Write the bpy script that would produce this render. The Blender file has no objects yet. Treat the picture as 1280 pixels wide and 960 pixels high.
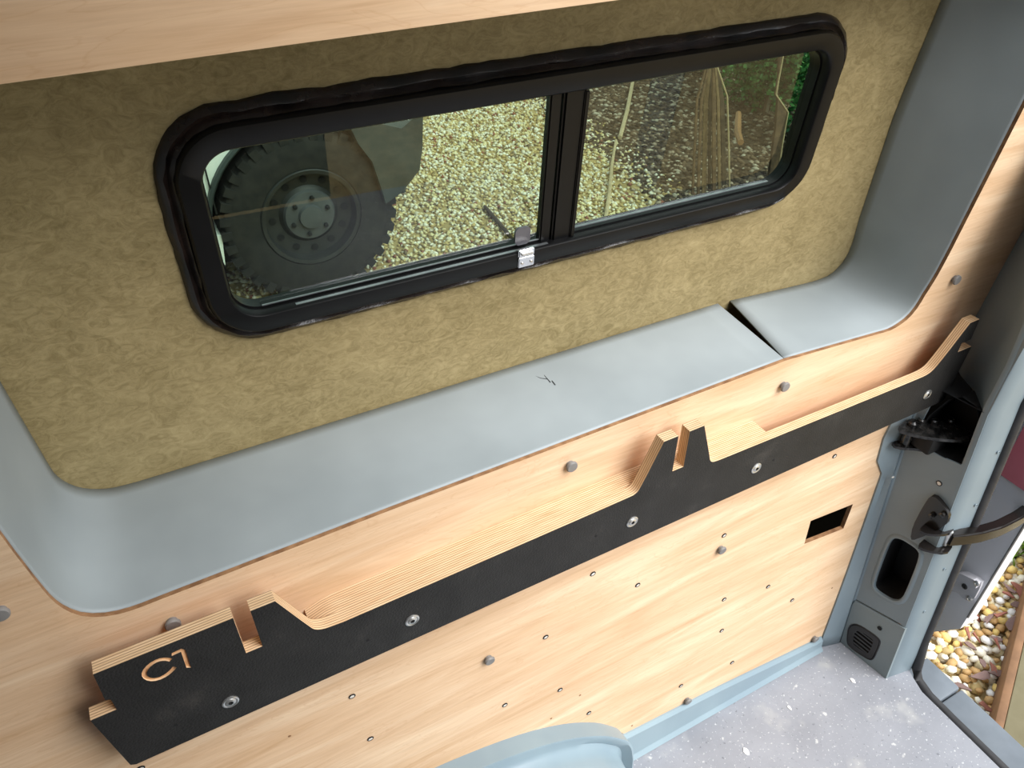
import bpy, bmesh, math, random
import numpy as np
from mathutils import Vector, Matrix
from mathutils.geometry import delaunay_2d_cdt
random.seed(7); rng = np.random.default_rng(7)
scene = bpy.context.scene
COL = scene.collection

# ------------------------------------------------------------------ camera
FPX = 973.676
AX = [Vector(v) for v in ((0.88017572, -0.2960591, 0.37099827),      # world x,y,z axes seen in camera (right, down, forward)
                          (-0.47463733, -0.54375699, 0.69213275),
                          (-0.0031793, -0.78528807, -0.6191224))]
CAM = Vector((0, -.68, 1.72))
right = Vector((AX[0].x, AX[1].x, AX[2].x)); down = Vector((AX[0].y, AX[1].y, AX[2].y)); fwd = Vector((AX[0].z, AX[1].z, AX[2].z))
cd = bpy.data.cameras.new('camera'); cam = bpy.data.objects.new('camera', cd); COL.objects.link(cam)
m = Matrix((right, -down, -fwd)).transposed().to_4x4(); m.translation = CAM
cam.matrix_world = m
cd.sensor_width = 36; cd.lens = 36 * FPX / 1280; cd.clip_start = .02; cd.clip_end = 200
scene.camera = cam

# ------------------------------------------------------------------ sky and exposure
world = bpy.data.worlds.new('world'); scene.world = world; world.use_nodes = True
bg = world.node_tree.nodes['Background']
bg.inputs[0].default_value = (.86, .93, 1.0, 1); bg.inputs[1].default_value = .5
sd_ = bpy.data.lights.new('hazy_sun', 'SUN'); sd_.energy = 2.5; sd_.angle = math.radians(50); sd_.color = (1.0, .985, .97)
sun = bpy.data.objects.new('hazy_sun', sd_); COL.objects.link(sun); sun.rotation_euler = Vector((.32, -.58, .75)).to_track_quat('Z', 'Y').to_euler()
scene.view_settings.view_transform = 'Standard'; scene.view_settings.look = 'None'
scene.view_settings.gamma = 1; scene.view_settings.use_curve_mapping = False
scene.view_settings.exposure = 1.3
scene.cycles.use_denoising = True
scene.cycles.max_bounces = 14; scene.cycles.diffuse_bounces = 8; scene.cycles.transparent_max_bounces = 16
scene.cycles.sample_clamp_indirect = 6

# ------------------------------------------------------------------ geometry helpers
def ray(px, py):
    c = Vector((px - 640, py - 480, FPX)); return Vector((AX[0].dot(c), AX[1].dot(c), AX[2].dot(c)))
def onY(px, py, y=0.): d = ray(px, py); return CAM + d * ((y - CAM.y) / d.y)
def onZ(px, py, z=0.): d = ray(px, py); return CAM + d * ((z - CAM.z) / d.z)
def onX(px, py, x=0.): d = ray(px, py); return CAM + d * ((x - CAM.x) / d.x)
def onPlane(px, py, p0, n): d = ray(px, py); return CAM + d * ((p0 - CAM).dot(n) / d.dot(n))
def yw(z):                       # inner face of the side wall: bulges at the belt line
    if z < .75: return -.07 * (.75 - z)
    if z < 1.0: return 0.
    return -.1 * (z - 1.)
def yo(x, z, off=0.): return .2 - .035 * x - .1 * (z - 1.) + off      # recessed outer skin
def onSurf(px, py, fn):
    y = 0.
    for _ in range(40):
        P = onY(px, py, y); y = fn(P.x, P.z)
    return P
def onWall(px, py): return onSurf(px, py, lambda x, z: yw(z))
def onSkin(px, py, off=0.): return onSurf(px, py, lambda x, z: yo(x, z, off))

def tag(o, label=None, cat=None, group=None, kind=None):
    for k, v in (('label', label), ('category', cat), ('group', group), ('kind', kind)):
        if v: o[k] = v
    return o
def link(name, me, mats, parent=None, smooth=False):
    o = bpy.data.objects.new(name, me); COL.objects.link(o)
    if not isinstance(mats, (list, tuple)): mats = [mats]
    if not me.materials:
        for mm in mats: me.materials.append(mm)
    if parent is not None: o.parent = parent; o.matrix_parent_inverse = parent.matrix_world.inverted()
    if smooth: me.polygons.foreach_set('use_smooth', [True] * len(me.polygons))
    return o
def empty(name, loc=(0, 0, 0)):
    o = bpy.data.objects.new(name, None); COL.objects.link(o); o.location = loc; o.empty_display_size = .05
    o.matrix_world = Matrix.Translation(loc); return o
def bm_obj(name, bm, mats, parent=None, smooth=False, recalc=True):
    if recalc: bmesh.ops.recalc_face_normals(bm, faces=bm.faces[:])
    me = bpy.data.meshes.new(name); bm.to_mesh(me); bm.free()
    return link(name, me, mats, parent, smooth)
def autosmooth(o, deg=35):
    me = o.data; me.polygons.foreach_set('use_smooth', [True] * len(me.polygons)); me.set_sharp_from_angle(angle=math.radians(deg)); return o
def bm_box(bm, a, b, mtx=None, bev=0., mat=0):
    vs = [Vector((x, y, z)) for x in (a[0], b[0]) for y in (a[1], b[1]) for z in (a[2], b[2])]
    if mtx: vs = [mtx @ v for v in vs]
    vs = [bm.verts.new(v) for v in vs]
    fs = [bm.faces.new([vs[i] for i in q]) for q in ((0, 1, 3, 2), (4, 6, 7, 5), (0, 4, 5, 1), (2, 3, 7, 6), (0, 2, 6, 4), (1, 5, 7, 3))]
    for f in fs: f.material_index = mat
    if bev:
        bmesh.ops.recalc_face_normals(bm, faces=fs)
        bmesh.ops.bevel(bm, geom=list({e for f in fs for e in f.edges}), offset=bev, segments=2, affect='EDGES', profile=.5)
def box(name, a, b, mat, parent=None, bev=0., mtx=None):
    bm = bmesh.new(); bm_box(bm, a, b, mtx, bev)
    o = bm_obj(name, bm, mat, parent)
    return autosmooth(o, 40) if bev else o
def frame_for(d):
    d = d.normalized(); u = Vector((0, 0, 1)) if abs(d.z) < .9 else Vector((1, 0, 0))
    a = d.cross(u).normalized(); return a, d.cross(a).normalized()
def bm_tube(bm, pts, r, n=10, cap=True, squash=(1, 1), updir=None):
    pts = [Vector(p) for p in pts]; rs = r if isinstance(r, (list, tuple)) else [r] * len(pts); rings = []
    for i, p in enumerate(pts):
        d = (pts[min(i + 1, len(pts) - 1)] - pts[max(i - 1, 0)])
        if updir: b = Vector(updir); a = d.cross(b).normalized(); b = a.cross(d).normalized()
        else: a, b = frame_for(d)
        rings.append([bm.verts.new(p + (a * math.cos(t) * squash[0] + b * math.sin(t) * squash[1]) * rs[i]) for t in [2 * math.pi * k / n + math.pi / n for k in range(n)]])
    for i in range(len(rings) - 1):
        for k in range(n): bm.faces.new((rings[i][k], rings[i][(k + 1) % n], rings[i + 1][(k + 1) % n], rings[i + 1][k]))
    if cap: bm.faces.new(rings[0][::-1]); bm.faces.new(rings[-1])
def tube(name, pts, r, mat, parent=None, n=10, **k):
    bm = bmesh.new(); bm_tube(bm, pts, r, n, **k); return autosmooth(bm_obj(name, bm, mat, parent), 50)
def bm_lathe(bm, prof, mtx, n=24, mat=0):      # prof: (radius, height) along local z
    rings = []
    for r, h in prof:
        if r < 1e-6: rings.append([bm.verts.new(mtx @ Vector((0, 0, h)))])
        else: rings.append([bm.verts.new(mtx @ Vector((r * math.cos(2 * math.pi * k / n), r * math.sin(2 * math.pi * k / n), h))) for k in range(n)])
    for a, b in zip(rings, rings[1:]):
        for k in range(n):
            q = [a[k % len(a)], a[(k + 1) % len(a)], b[(k + 1) % len(b)], b[k % len(b)]]
            q = list(dict.fromkeys(q))
            if len(q) > 2:
                f = bm.faces.new(q); f.material_index = mat
def lathe(name, prof, mtx, mat, parent=None, n=24, ang=35):
    bm = bmesh.new(); bm_lathe(bm, prof, mtx, n); return autosmooth(bm_obj(name, bm, mat, parent), ang)
def facing(p, nrm):                              # matrix whose local z points along nrm
    nrm = Vector(nrm).normalized(); return Matrix.Translation(Vector(p)) @ nrm.to_track_quat('Z', 'Y').to_matrix().to_4x4()
def inside(p, poly):
    x, y = p; c = False; j = len(poly) - 1
    for i in range(len(poly)):
        xi, yi = poly[i]; xj, yj = poly[j]
        if (yi > y) != (yj > y) and x < (xj - xi) * (y - yi) / (yj - yi) + xi: c = not c
        j = i
    return c
def panel(name, outer, holes, surf, thick, mats, parent=None, grid=None, ang=30):
    """sheet cut from a 2-D outline with holes, laid on surf(u,v), thickness vector thick; material 0 front/back, 1 the cut edges"""
    pts = []; edges = []
    for loop in [outer] + list(holes):
        b = len(pts); n = len(loop); pts += [Vector((p[0], p[1])) for p in loop]; edges += [(b + i, b + (i + 1) % n) for i in range(n)]
    if grid:
        us = [p[0] for p in outer]; vs = [p[1] for p in outer]
        for u in np.arange(min(us) + grid[0] / 2, max(us), grid[0]):
            for v in np.arange(min(vs) + grid[1] / 2, max(vs), grid[1]):
                if inside((u, v), outer) and not any(inside((u, v), h) for h in holes): pts.append(Vector((float(u), float(v))))
    V, E_, F_, *_ = delaunay_2d_cdt(pts, edges, [], 0, 1e-6)
    tris = []
    for f in F_:
        c = sum((V[i] for i in f), Vector((0, 0))) / len(f)
        if inside(c, outer) and not any(inside(c, h) for h in holes): tris.append(f)
    used = sorted({i for f in tris for i in f}); idx = {i: k for k, i in enumerate(used)}; n = len(used)
    front = [surf(V[i].x, V[i].y) for i in used]; th = Vector(thick)
    verts = front + [p + th for p in front]; faces = []; mi = []
    cnt = {}
    for f in tris:
        a = [idx[i] for i in f]; faces.append(a); mi.append(0); faces.append([i + n for i in a[::-1]]); mi.append(0)
        for k in range(3):
            e = (a[k], a[(k + 1) % 3])
            if (e[1], e[0]) in cnt: del cnt[(e[1], e[0])]
            else: cnt[e] = 1
    for a, b in cnt: faces.append([b, a, a + n, b + n]); mi.append(1 if isinstance(mats, (list, tuple)) and len(mats) > 1 else 0)
    me = bpy.data.meshes.new(name); me.from_pydata([tuple(v) for v in verts], [], faces)
    me.polygons.foreach_set('material_index', mi)
    bm = bmesh.new(); bm.from_mesh(me); bmesh.ops.recalc_face_normals(bm, faces=bm.faces[:]); bm.to_mesh(me); bm.free()
    return autosmooth(link(name, me, mats, parent), ang)
def rrect(x0, x1, z0, z1, r, n=8):
    out = []
    for cx, cz, a0 in ((x1 - r, z1 - r, 0), (x0 + r, z1 - r, 90), (x0 + r, z0 + r, 180), (x1 - r, z0 + r, 270)):
        for k in range(n + 1):
            t = math.radians(a0 + 90 * k / n); out.append((cx + r * math.cos(t), cz + r * math.sin(t)))
    return out
def dense(loop, step):
    out = []
    for a, b in zip(loop, loop[1:] + loop[:1]):
        n = max(1, int(math.hypot(b[0] - a[0], b[1] - a[1]) / step))
        for k in range(n): out.append((a[0] + (b[0] - a[0]) * k / n, a[1] + (b[1] - a[1]) * k / n))
    return out
def ringloft(name, loops, mat, parent=None, close=True, ang=40):
    bm = bmesh.new(); R = [[bm.verts.new(p) for p in L] for L in loops]; n = len(R[0])
    for a, b in zip(R, R[1:]):
        for k in range(n if close else n - 1): bm.faces.new((a[k], a[(k + 1) % n], b[(k + 1) % n], b[k]))
    return autosmooth(bm_obj(name, bm, mat, parent), ang)

# ------------------------------------------------------------------ material helpers
def sr(r, g, b):
    f = lambda c: (c / 255 / 12.92) if c / 255 <= .04045 else ((c / 255 + .055) / 1.055) ** 2.4
    return (f(r), f(g), f(b), 1)
def newmat(name, rough=.5, col=(.5, .5, .5, 1), metal=0., spec=.5):
    m_ = bpy.data.materials.new(name); m_.use_nodes = True; b = m_.node_tree.nodes['Principled BSDF']
    b.inputs['Base Color'].default_value = col; b.inputs['Roughness'].default_value = rough; b.inputs['Metallic'].default_value = metal
    b.inputs['Specular IOR Level'].default_value = spec
    return m_, m_.node_tree.nodes, m_.node_tree.links, b
def N(nodes, t, **kw):
    n = nodes.new(t)
    for k, v in kw.items():
        if k in n.inputs.keys(): n.inputs[k].default_value = v
        else: setattr(n, k, v)
    return n
def coords(nodes, links, scale=(1, 1, 1), src='Object', rot=(0, 0, 0)):
    tc = N(nodes, 'ShaderNodeTexCoord'); mp = N(nodes, 'ShaderNodeMapping'); mp.inputs['Scale'].default_value = scale; mp.inputs['Rotation'].default_value = rot
    links.new(tc.outputs[src], mp.inputs[0]); return mp.outputs[0]
def ramp(nodes, links, fac, stops, interp='LINEAR'):
    r = N(nodes, 'ShaderNodeValToRGB'); r.color_ramp.interpolation = interp; cr = r.color_ramp
    while len(cr.elements) < len(stops): cr.elements.new(.5)
    for e, (p, c) in zip(cr.elements, stops): e.position = p; e.color = c
    links.new(fac, r.inputs[0]); return r.outputs[0]
def mixc(nodes, links, fac, a, b, mode='MIX'):
    n = N(nodes, 'ShaderNodeMix', data_type='RGBA', blend_type=mode)
    for k, v in ((0, fac), (6, a), (7, b)):
        if hasattr(v, 'is_linked'): links.new(v, n.inputs[k])
        else: n.inputs[k].default_value = v
    return n.outputs[2]
def noise(nodes, links, vec, scale, detail=4, rough=.55, dist=0.):
    n = N(nodes, 'ShaderNodeTexNoise', Scale=scale, Detail=detail, Roughness=rough, Distortion=dist); links.new(vec, n.inputs['Vector']); return n.outputs[0]
def bump(nodes, links, b, h, strength=.3, dist=.002):
    n = N(nodes, 'ShaderNodeBump', Strength=strength, Distance=dist); links.new(h, n.inputs['Height']); links.new(n.outputs[0], b.inputs['Normal'])
def mottled(name, c1, c2, scale=8., rough=.5, bmp=0., detail=4, spec=.5, metal=0., p=(.35, .65)):
    m_, n, l, b = newmat(name, rough, c1, metal, spec); v = coords(n, l); f = noise(n, l, v, scale, detail)
    l.new(ramp(n, l, f, [(p[0], c1), (p[1], c2)]), b.inputs['Base Color'])
    if bmp: bump(n, l, b, f, bmp)
    return m_

M = {}
# plywood face: long soft grain along the van
def ply_face(name, c1, c2, c3):
    m_, n, l, b = newmat(name, .55, spec=.25); v = coords(n, l, (1.1, 4, 9)); w = coords(n, l, (5, 60, 130))
    f = noise(n, l, v, 2.2, 5, .6, .8); g = noise(n, l, w, 2.0, 4, .65, .3)
    base = ramp(n, l, f, [(.3, c1), (.5, c2), (.72, c3)])
    col = mixc(n, l, .15, base, ramp(n, l, g, [(.3, sr(150, 108, 66)), (.62, sr(238, 208, 166))]))
    k = noise(n, l, coords(n, l, (2.5, 2.5, 14)), 1.6, 3, .5, 2.2)
    streak = ramp(n, l, k, [(.485, (0, 0, 0, 1)), (.5, (1, 1, 1, 1)), (.515, (0, 0, 0, 1))])
    s2 = N(n, 'ShaderNodeMath', operation='MULTIPLY'); l.new(streak, s2.inputs[0]); s2.inputs[1].default_value = .16
    col = mixc(n, l, s2.outputs[0], col, sr(176, 126, 80))
    l.new(col, b.inputs['Base Color']); bump(n, l, b, g, .08, .001); return m_
M['ply'] = ply_face('plywood_face', sr(200, 164, 128), sr(214, 182, 149), sr(230, 205, 175))
M['ply_thin_edge'] = mottled('plywood_thin_edge', sr(120, 84, 54), sr(158, 118, 82), 60, .7)
# birch ply edge: thin glue lines through the thickness (stripes across local y)
def ply_edge():
    m_, n, l, b = newmat('plywood_edge', .6, spec=.2)
    tc = N(n, 'ShaderNodeTexCoord'); sx = N(n, 'ShaderNodeSeparateXYZ'); l.new(tc.outputs['Object'], sx.inputs[0])
    w = noise(n, l, coords(n, l, (6, 6, 6)), 3, 2); ws = N(n, 'ShaderNodeMath', operation='MULTIPLY_ADD'); l.new(w, ws.inputs[0]); ws.inputs[1].default_value = .0006; l.new(sx.outputs[1], ws.inputs[2])
    fr = N(n, 'ShaderNodeMath', operation='MULTIPLY'); l.new(ws.outputs[0], fr.inputs[0]); fr.inputs[1].default_value = 1 / .0036
    fc = N(n, 'ShaderNodeMath', operation='FRACT'); l.new(fr.outputs[0], fc.inputs[0])
    g = noise(n, l, coords(n, l, (9, 260, 9)), 3, 3)
    body = ramp(n, l, g, [(.3, sr(200, 166, 126)), (.65, sr(228, 200, 164))])
    line = ramp(n, l, fc.outputs[0], [(.0, (1, 1, 1, 1)), (.16, (1, 1, 1, 1)), (.30, (0, 0, 0, 1)), (.86, (0, 0, 0, 1)), (1., (1, 1, 1, 1))])
    s2 = N(n, 'ShaderNodeMath', operation='MULTIPLY'); l.new(line, s2.inputs[0]); s2.inputs[1].default_value = .7
    l.new(mixc(n, l, s2.outputs[0], body, sr(104, 66, 38)), b.inputs['Base Color']); return m_
M['edge'] = ply_edge()
# phenolic anti-slip film
def phenolic():
    m_, n, l, b = newmat('phenolic_film', .58, spec=.3); v = coords(n, l)
    vo = N(n, 'ShaderNodeTexVoronoi', Scale=210.); vo.feature = 'DISTANCE_TO_EDGE'; l.new(v, vo.inputs['Vector'])
    s = noise(n, l, v, 14, 5, .7); base = ramp(n, l, s, [(.3, sr(30, 29, 28)), (.6, sr(40, 39, 38)), (.8, sr(60, 57, 54))])
    d = noise(n, l, v, 120, 2); sp = ramp(n, l, d, [(.72, (0, 0, 0, 1)), (.8, (1, 1, 1, 1))]); s2 = N(n, 'ShaderNodeMath', operation='MULTIPLY'); l.new(sp, s2.inputs[0]); s2.inputs[1].default_value = .35
    l.new(mixc(n, l, s2.outputs[0], base, sr(110, 104, 96)), b.inputs['Base Color'])
    bump(n, l, b, vo.outputs['Distance'], .55, .0012); return m_
M['phenolic'] = phenolic()
# olive fibrous skin
def olive():
    m_, n, l, b = newmat('olive_fibre_panel', .62, spec=.3); v = coords(n, l)
    big = noise(n, l, v, 3.2, 4, .6); sw = noise(n, l, v, 11, 5, .68, 2.6); fine = noise(n, l, coords(n, l, (1, 1, 1.6)), 46, 4, .7, 1.8)
    base = ramp(n, l, big, [(.3, sr(124, 110, 72)), (.52, sr(144, 128, 88)), (.72, sr(162, 145, 104))])
    base = mixc(n, l, .26, base, ramp(n, l, sw, [(.32, sr(112, 98, 62)), (.5, sr(148, 132, 92)), (.68, sr(190, 172, 126))]))
    base = mixc(n, l, .24, base, ramp(n, l, fine, [(.34, sr(96, 82, 48)), (.64, sr(200, 182, 138))]))
    l.new(base, b.inputs['Base Color']); mx = N(n, 'ShaderNodeMath', operation='ADD'); l.new(sw, mx.inputs[0]); l.new(fine, mx.inputs[1]); bump(n, l, b, mx.outputs[0], .12, .003); return m_
M['olive'] = olive()
M['liner'] = mottled('grey_reveal_paint', sr(140, 148, 151), sr(152, 160, 163), 5, .5, 0, 3, .4)
M['lining'] = mottled('grey_lining', sr(76, 76, 78), sr(86, 86, 88), 3, .5, 0, 3, .4)
M['paint'] = mottled('blue_grey_paint', sr(118, 132, 140), sr(128, 142, 149), 4, .38, 0, 3, .5)
M['paint2'] = mottled('grey_plastic_cover', sr(122, 134, 138), sr(130, 142, 146), 6, .5, 0, 3, .4)
M['door_paint'] = mottled('door_paint', sr(236, 236, 242), sr(240, 240, 246), 4, .3, 0, 3, .5)
M['arch'] = mottled('wheel_arch_paint', sr(124, 142, 152), sr(136, 154, 162), 5, .35, 0, 3, .5)
M['black'] = mottled('black_satin_frame', sr(9, 9, 10), sr(14, 14, 15), 20, .4, 0, 4, .25)
M['core'] = mottled('bright_rivet_core', sr(222, 214, 204), sr(234, 228, 218), 20, .4)
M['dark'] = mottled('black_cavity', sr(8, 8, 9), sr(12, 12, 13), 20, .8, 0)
M['rubber'] = mottled('black_rubber', sr(38, 38, 40), sr(50, 50, 52), 30, .6, .1)
M['sill'] = mottled('grey_step_plastic', sr(104, 112, 120), sr(116, 124, 132), 12, .6, .05)
M['grease'] = mottled('greasy_black_metal', sr(24, 24, 24), sr(84, 82, 80), 60, .22, .3, 4, .7, .4, (.40, .75))
M['strap'] = mottled('black_steel_strap', sr(30, 28, 27), sr(42, 38, 36), 10, .22, 0, 3, .7, .4)
M['seal'] = mottled('window_sealant', sr(16, 13, 13), sr(44, 34, 30), 26, .25, .9, 5, .5)
M['clip'] = mottled('grey_plastic_clip', sr(112, 110, 108), sr(128, 126, 124), 30, .55, 0)
M['zinc'] = mottled('zinc_steel', sr(190, 190, 190), sr(220, 220, 218), 60, .3, 0, 3, .5, .85)
M['chrome'] = mottled('chrome', sr(225, 225, 225), sr(240, 240, 240), 30, .12, 0, 3, .5, 1.)
M['alu'] = mottled('aluminium_track', sr(150, 155, 158), sr(180, 184, 186), 40, .3, 0, 3, .5, .8)
M['tab'] = mottled('smoke_plastic_tab', sr(70, 70, 78), sr(96, 94, 98), 20, .35, 0)
M['wood_cut'] = mottled('routed_wood', sr(196, 148, 104), sr(226, 180, 134), 50, .6)
def vinyl():
    m_, n, l, b = newmat('speckled_vinyl', .55, spec=.35); v = coords(n, l)
    base = ramp(n, l, noise(n, l, v, 6, 5, .6), [(.3, sr(128, 131, 138)), (.7, sr(146, 149, 156))])
    for sc, lo, hi, c, a in ((150, .62, .7, sr(206, 208, 210), .7), (110, .64, .7, sr(84, 88, 96), .6), (34, .66, .72, sr(214, 214, 212), .6), (9, .60, .74, sr(180, 180, 177), .5)):
        k = ramp(n, l, noise(n, l, v, sc, 3, .6), [(lo, (0, 0, 0, 1)), (hi, (1, 1, 1, 1))]); s2 = N(n, 'ShaderNodeMath', operation='MULTIPLY'); l.new(k, s2.inputs[0]); s2.inputs[1].default_value = a
        base = mixc(n, l, s2.outputs[0], base, c)
    l.new(base, b.inputs['Base Color']); bump(n, l, b, noise(n, l, v, 160, 2), .15, .001); return m_
M['vinyl'] = vinyl()
def glass(name, tint):
    m_ = bpy.data.materials.new(name); m_.use_nodes = True; n = m_.node_tree.nodes; l = m_.node_tree.links; n.clear()
    o = N(n, 'ShaderNodeOutputMaterial'); mx = N(n, 'ShaderNodeMixShader'); fr = N(n, 'ShaderNodeFresnel', IOR=1.55); t = N(n, 'ShaderNodeBsdfTransparent', Color=tint); g = N(n, 'ShaderNodeBsdfGlossy', Roughness=.0)
    ge = N(n, 'ShaderNodeNewGeometry'); fm = N(n, 'ShaderNodeMath', operation='SUBTRACT', use_clamp=True); l.new(fr.outputs[0], fm.inputs[0]); l.new(ge.outputs['Backfacing'], fm.inputs[1])   # the far side of a thin pane adds no second mirror
    l.new(fm.outputs[0], mx.inputs[0]); l.new(t.outputs[0], mx.inputs[1]); l.new(g.outputs[0], mx.inputs[2]); l.new(mx.outputs[0], o.inputs[0]); return m_
M['glass'] = glass('green_tinted_glass', (.59, .68, .605, 1))
def islands(name, stops, rough=.7):
    m_, n, l, b = newmat(name, rough, spec=.3); g = N(n, 'ShaderNodeNewGeometry')
    l.new(ramp(n, l, g.outputs['Random Per Island'], stops, 'CONSTANT'), b.inputs['Base Color']); return m_
M['gravel'] = islands('mixed_gravel', [(0, sr(214, 198, 154)), (.16, sr(234, 228, 212)), (.34, sr(190, 166, 114)), (.5, sr(206, 196, 174)), (.66, sr(160, 136, 94)), (.78, sr(222, 208, 166)), (.9, sr(120, 104, 82)), (.96, sr(140, 86, 70))])
M['mulch'] = islands('bark_mulch', [(0, sr(74, 58, 44)), (.25, sr(96, 78, 62)), (.45, sr(56, 44, 34)), (.62, sr(160, 142, 124)), (.78, sr(110, 90, 72)), (.92, sr(176, 164, 148))], .85)
M['ground'] = mottled('sandy_ground', sr(150, 128, 84), sr(186, 162, 112), 14, .9, .4)
M['soil'] = mottled('dark_soil', sr(60, 48, 38), sr(86, 70, 56), 12, .9, .4)
M['leaf'] = islands('evergreen_leaf', [(0, sr(58, 116, 60)), (.3, sr(84, 146, 78)), (.55, sr(44, 96, 56)), (.8, sr(110, 168, 96))], .5)
M['grass'] = islands('fresh_grass', [(0, sr(120, 160, 50)), (.4, sr(150, 190, 70)), (.7, sr(96, 140, 44))], .6)

# ================================================================== THE VAN: setting
# --- opening of the window recess, on the ply (outer) and on the skin (inner); matched point by point
def lerp_pts(pts, n):
    P = [Vector(p) for p in pts]; L = [0]
    for a, b in zip(P, P[1:]): L.append(L[-1] + (b - a).length)
    out = []
    for k in range(n):
        s = L[-1] * k / n; i = max(j for j in range(len(P) - 1) if L[j] <= s + 1e-9)
        t = (s - L[i]) / (L[i + 1] - L[i]); out.append(tuple(P[i].lerp(P[i + 1], t)))
    return out
def arc(cx, cz, r, a0, a1, n=7): return [(cx + r * math.cos(math.radians(a0 + (a1 - a0) * k / (n - 1))), cz + r * math.sin(math.radians(a0 + (a1 - a0) * k / (n - 1)))) for k in range(n)]
def smooth_pts(pts, it=2):
    for _ in range(it):
        q = [pts[0]]
        for a, b in zip(pts, pts[1:]): q += [(a[0] * .75 + b[0] * .25, a[1] * .75 + b[1] * .25), (a[0] * .25 + b[0] * .75, a[1] * .25 + b[1] * .75)]
        pts = q + [pts[-1]]
    return pts
segs = [  # (outer, inner, count)
    ([(-.196, 1.45), (-.196, 1.15), (-.193, 1.075)], [(-.180, 1.45), (-.179, 1.188), (-.177, 1.055)], 8),
    (smooth_pts([(-.193, 1.075), (-.190, 1.02), (-.175, .985), (-.14, .968), (-.092, .969)]), smooth_pts([(-.177, 1.055), (-.176, 1.025), (-.160, .995), (-.13, .977), (-.09, .975)]), 14),
    ([(-.092, .969), (.177, .972), (.865, .971)], [(-.09, .975), (.086, .976), (.866, .983)], 24)]
segs2 = [
    ([(.8665, .971), (.984, .960), (1.09, .950)], [(.894, .981), (1.021, .971), (1.065, .968)], 8),
    (smooth_pts([(1.09, .950), (1.125, .946), (1.17, .965), (1.188, 1.03), (1.19, 1.09)]), smooth_pts([(1.065, .968), (1.10, .966), (1.14, .970), (1.165, 1.01), (1.152, 1.09)]), 16),
    ([(1.19, 1.09), (1.19, 1.333), (1.19, 1.458)], [(1.152, 1.09), (1.135, 1.288), (1.140, 1.458)], 8),
    (arc(1.09, 1.458, .10, 0, 90), arc(1.04, 1.458, .10, 0, 90), 10),
    ([(1.09, 1.558), (-.096, 1.558)], [(1.04, 1.558), (-.08, 1.558)], 20),
    (arc(-.096, 1.458, .10, 90, 180), arc(-.08, 1.458, .10, 90, 180), 10)]
def collect(ss):
    O = []; I = []
    for o, i, c in ss: O += lerp_pts(o, c); I += lerp_pts(i, c)
    O.append(ss[-1][0][-1]); I.append(ss[-1][1][-1]); return O, I
O1, I1 = collect(segs); O2, I2 = collect(segs2); I2[-1] = I1[0]; O2[-1] = O1[0]
open_loop = O1 + O2[1:-1]

# --- side wall: plywood lining
arch_pts = [(.613, .09), (.596, .114), (.565, .155), (.525, .2), (.449, .255), (.345, .299), (.192, .329), (.05, .338), (-.10, .335), (-.25, .31), (-.37, .265), (-.45, .21), (-.52, .12), (-.54, .09)]
sq_hole = [(1.050, .507), (1.175, .494), (1.166, .426), (1.048, .441)]
ply_outer = [(-1.9, .09)] + arch_pts[::-1] + [(.872, .070), (1.177, .033), (1.206, .036), (1.226, .269), (1.241, .554), (1.212, .60), (1.21, .66), (1.28, .74), (1.362, .80), (1.371, .9), (1.386, 1.083), (1.40, 1.3), (1.41, 1.76), (1.42, 2.08), (-1.9, 2.08)]
wall = panel('wall_left', ply_outer, [open_loop, sq_hole], lambda u, v: Vector((u, yw(v), v)), (0, .009, 0), [M['ply'], M['ply_thin_edge']], grid=(.11, .06), ang=50)
tag(wall, 'pale plywood wall lining with a long rounded cut-out around the window', 'wall', kind='structure')

# --- outer skin with the window hole
WX0, WX1, WZ0, WZ1 = .052, .960, 1.180, 1.443
skin = panel('wall_outer', [(-1.95, -.3), (1.475, -.3), (1.475, 2.1), (-1.95, 2.1)], [rrect(WX0 + .02, WX1 - .02, WZ0 + .015, WZ1 - .015, .055)], lambda u, v: Vector((u, yo(u, v), v)), (0, .004, 0), M['olive'], grid=(.3, .2))
tag(skin, 'olive brown fibrous outer skin panel around the black window', 'wall', kind='structure')

# --- painted reveal of the recess, in two pieces with a wedge-shaped gap between them
def reveal(name, O, I, label):
    loops = []
    for k, t in enumerate((0, .03, .1, .3, .5, .7, .9, 1.)):
        L = []
        for o, i in zip(O, I):
            a = Vector((o[0], yw(o[1]) + .006, o[1])); b = Vector((i[0], yo(*i) - .0005, i[1])); p = a.lerp(b, t); L.append(p)
        loops.append(L)
    r = ringloft(name, loops, M['liner'], close=False, ang=60)
    s = r.modifiers.new('thickness', 'SOLIDIFY'); s.thickness = .0025; s.offset = 0
    return tag(r, label, 'trim', kind='structure')
reveal('trim_1', O1, I1, 'long grey painted window ledge with the rounded corner, ending at the black gap')
reveal('trim_2', O2, I2, 'grey painted reveal past the black gap, rising beside the rear pillar')

tr1 = bpy.data.objects['trim_1']
for a_, b_ in (((668, 470), (676, 473)), ((676, 473), (684, 474)), ((680, 469), (688, 478)), ((690, 476), (694, 481))):
    tube('pen_mark', [onZ(*a_, .9785), onZ(*b_, .9785)], .0008, M['dark'], tr1, 5)
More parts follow.
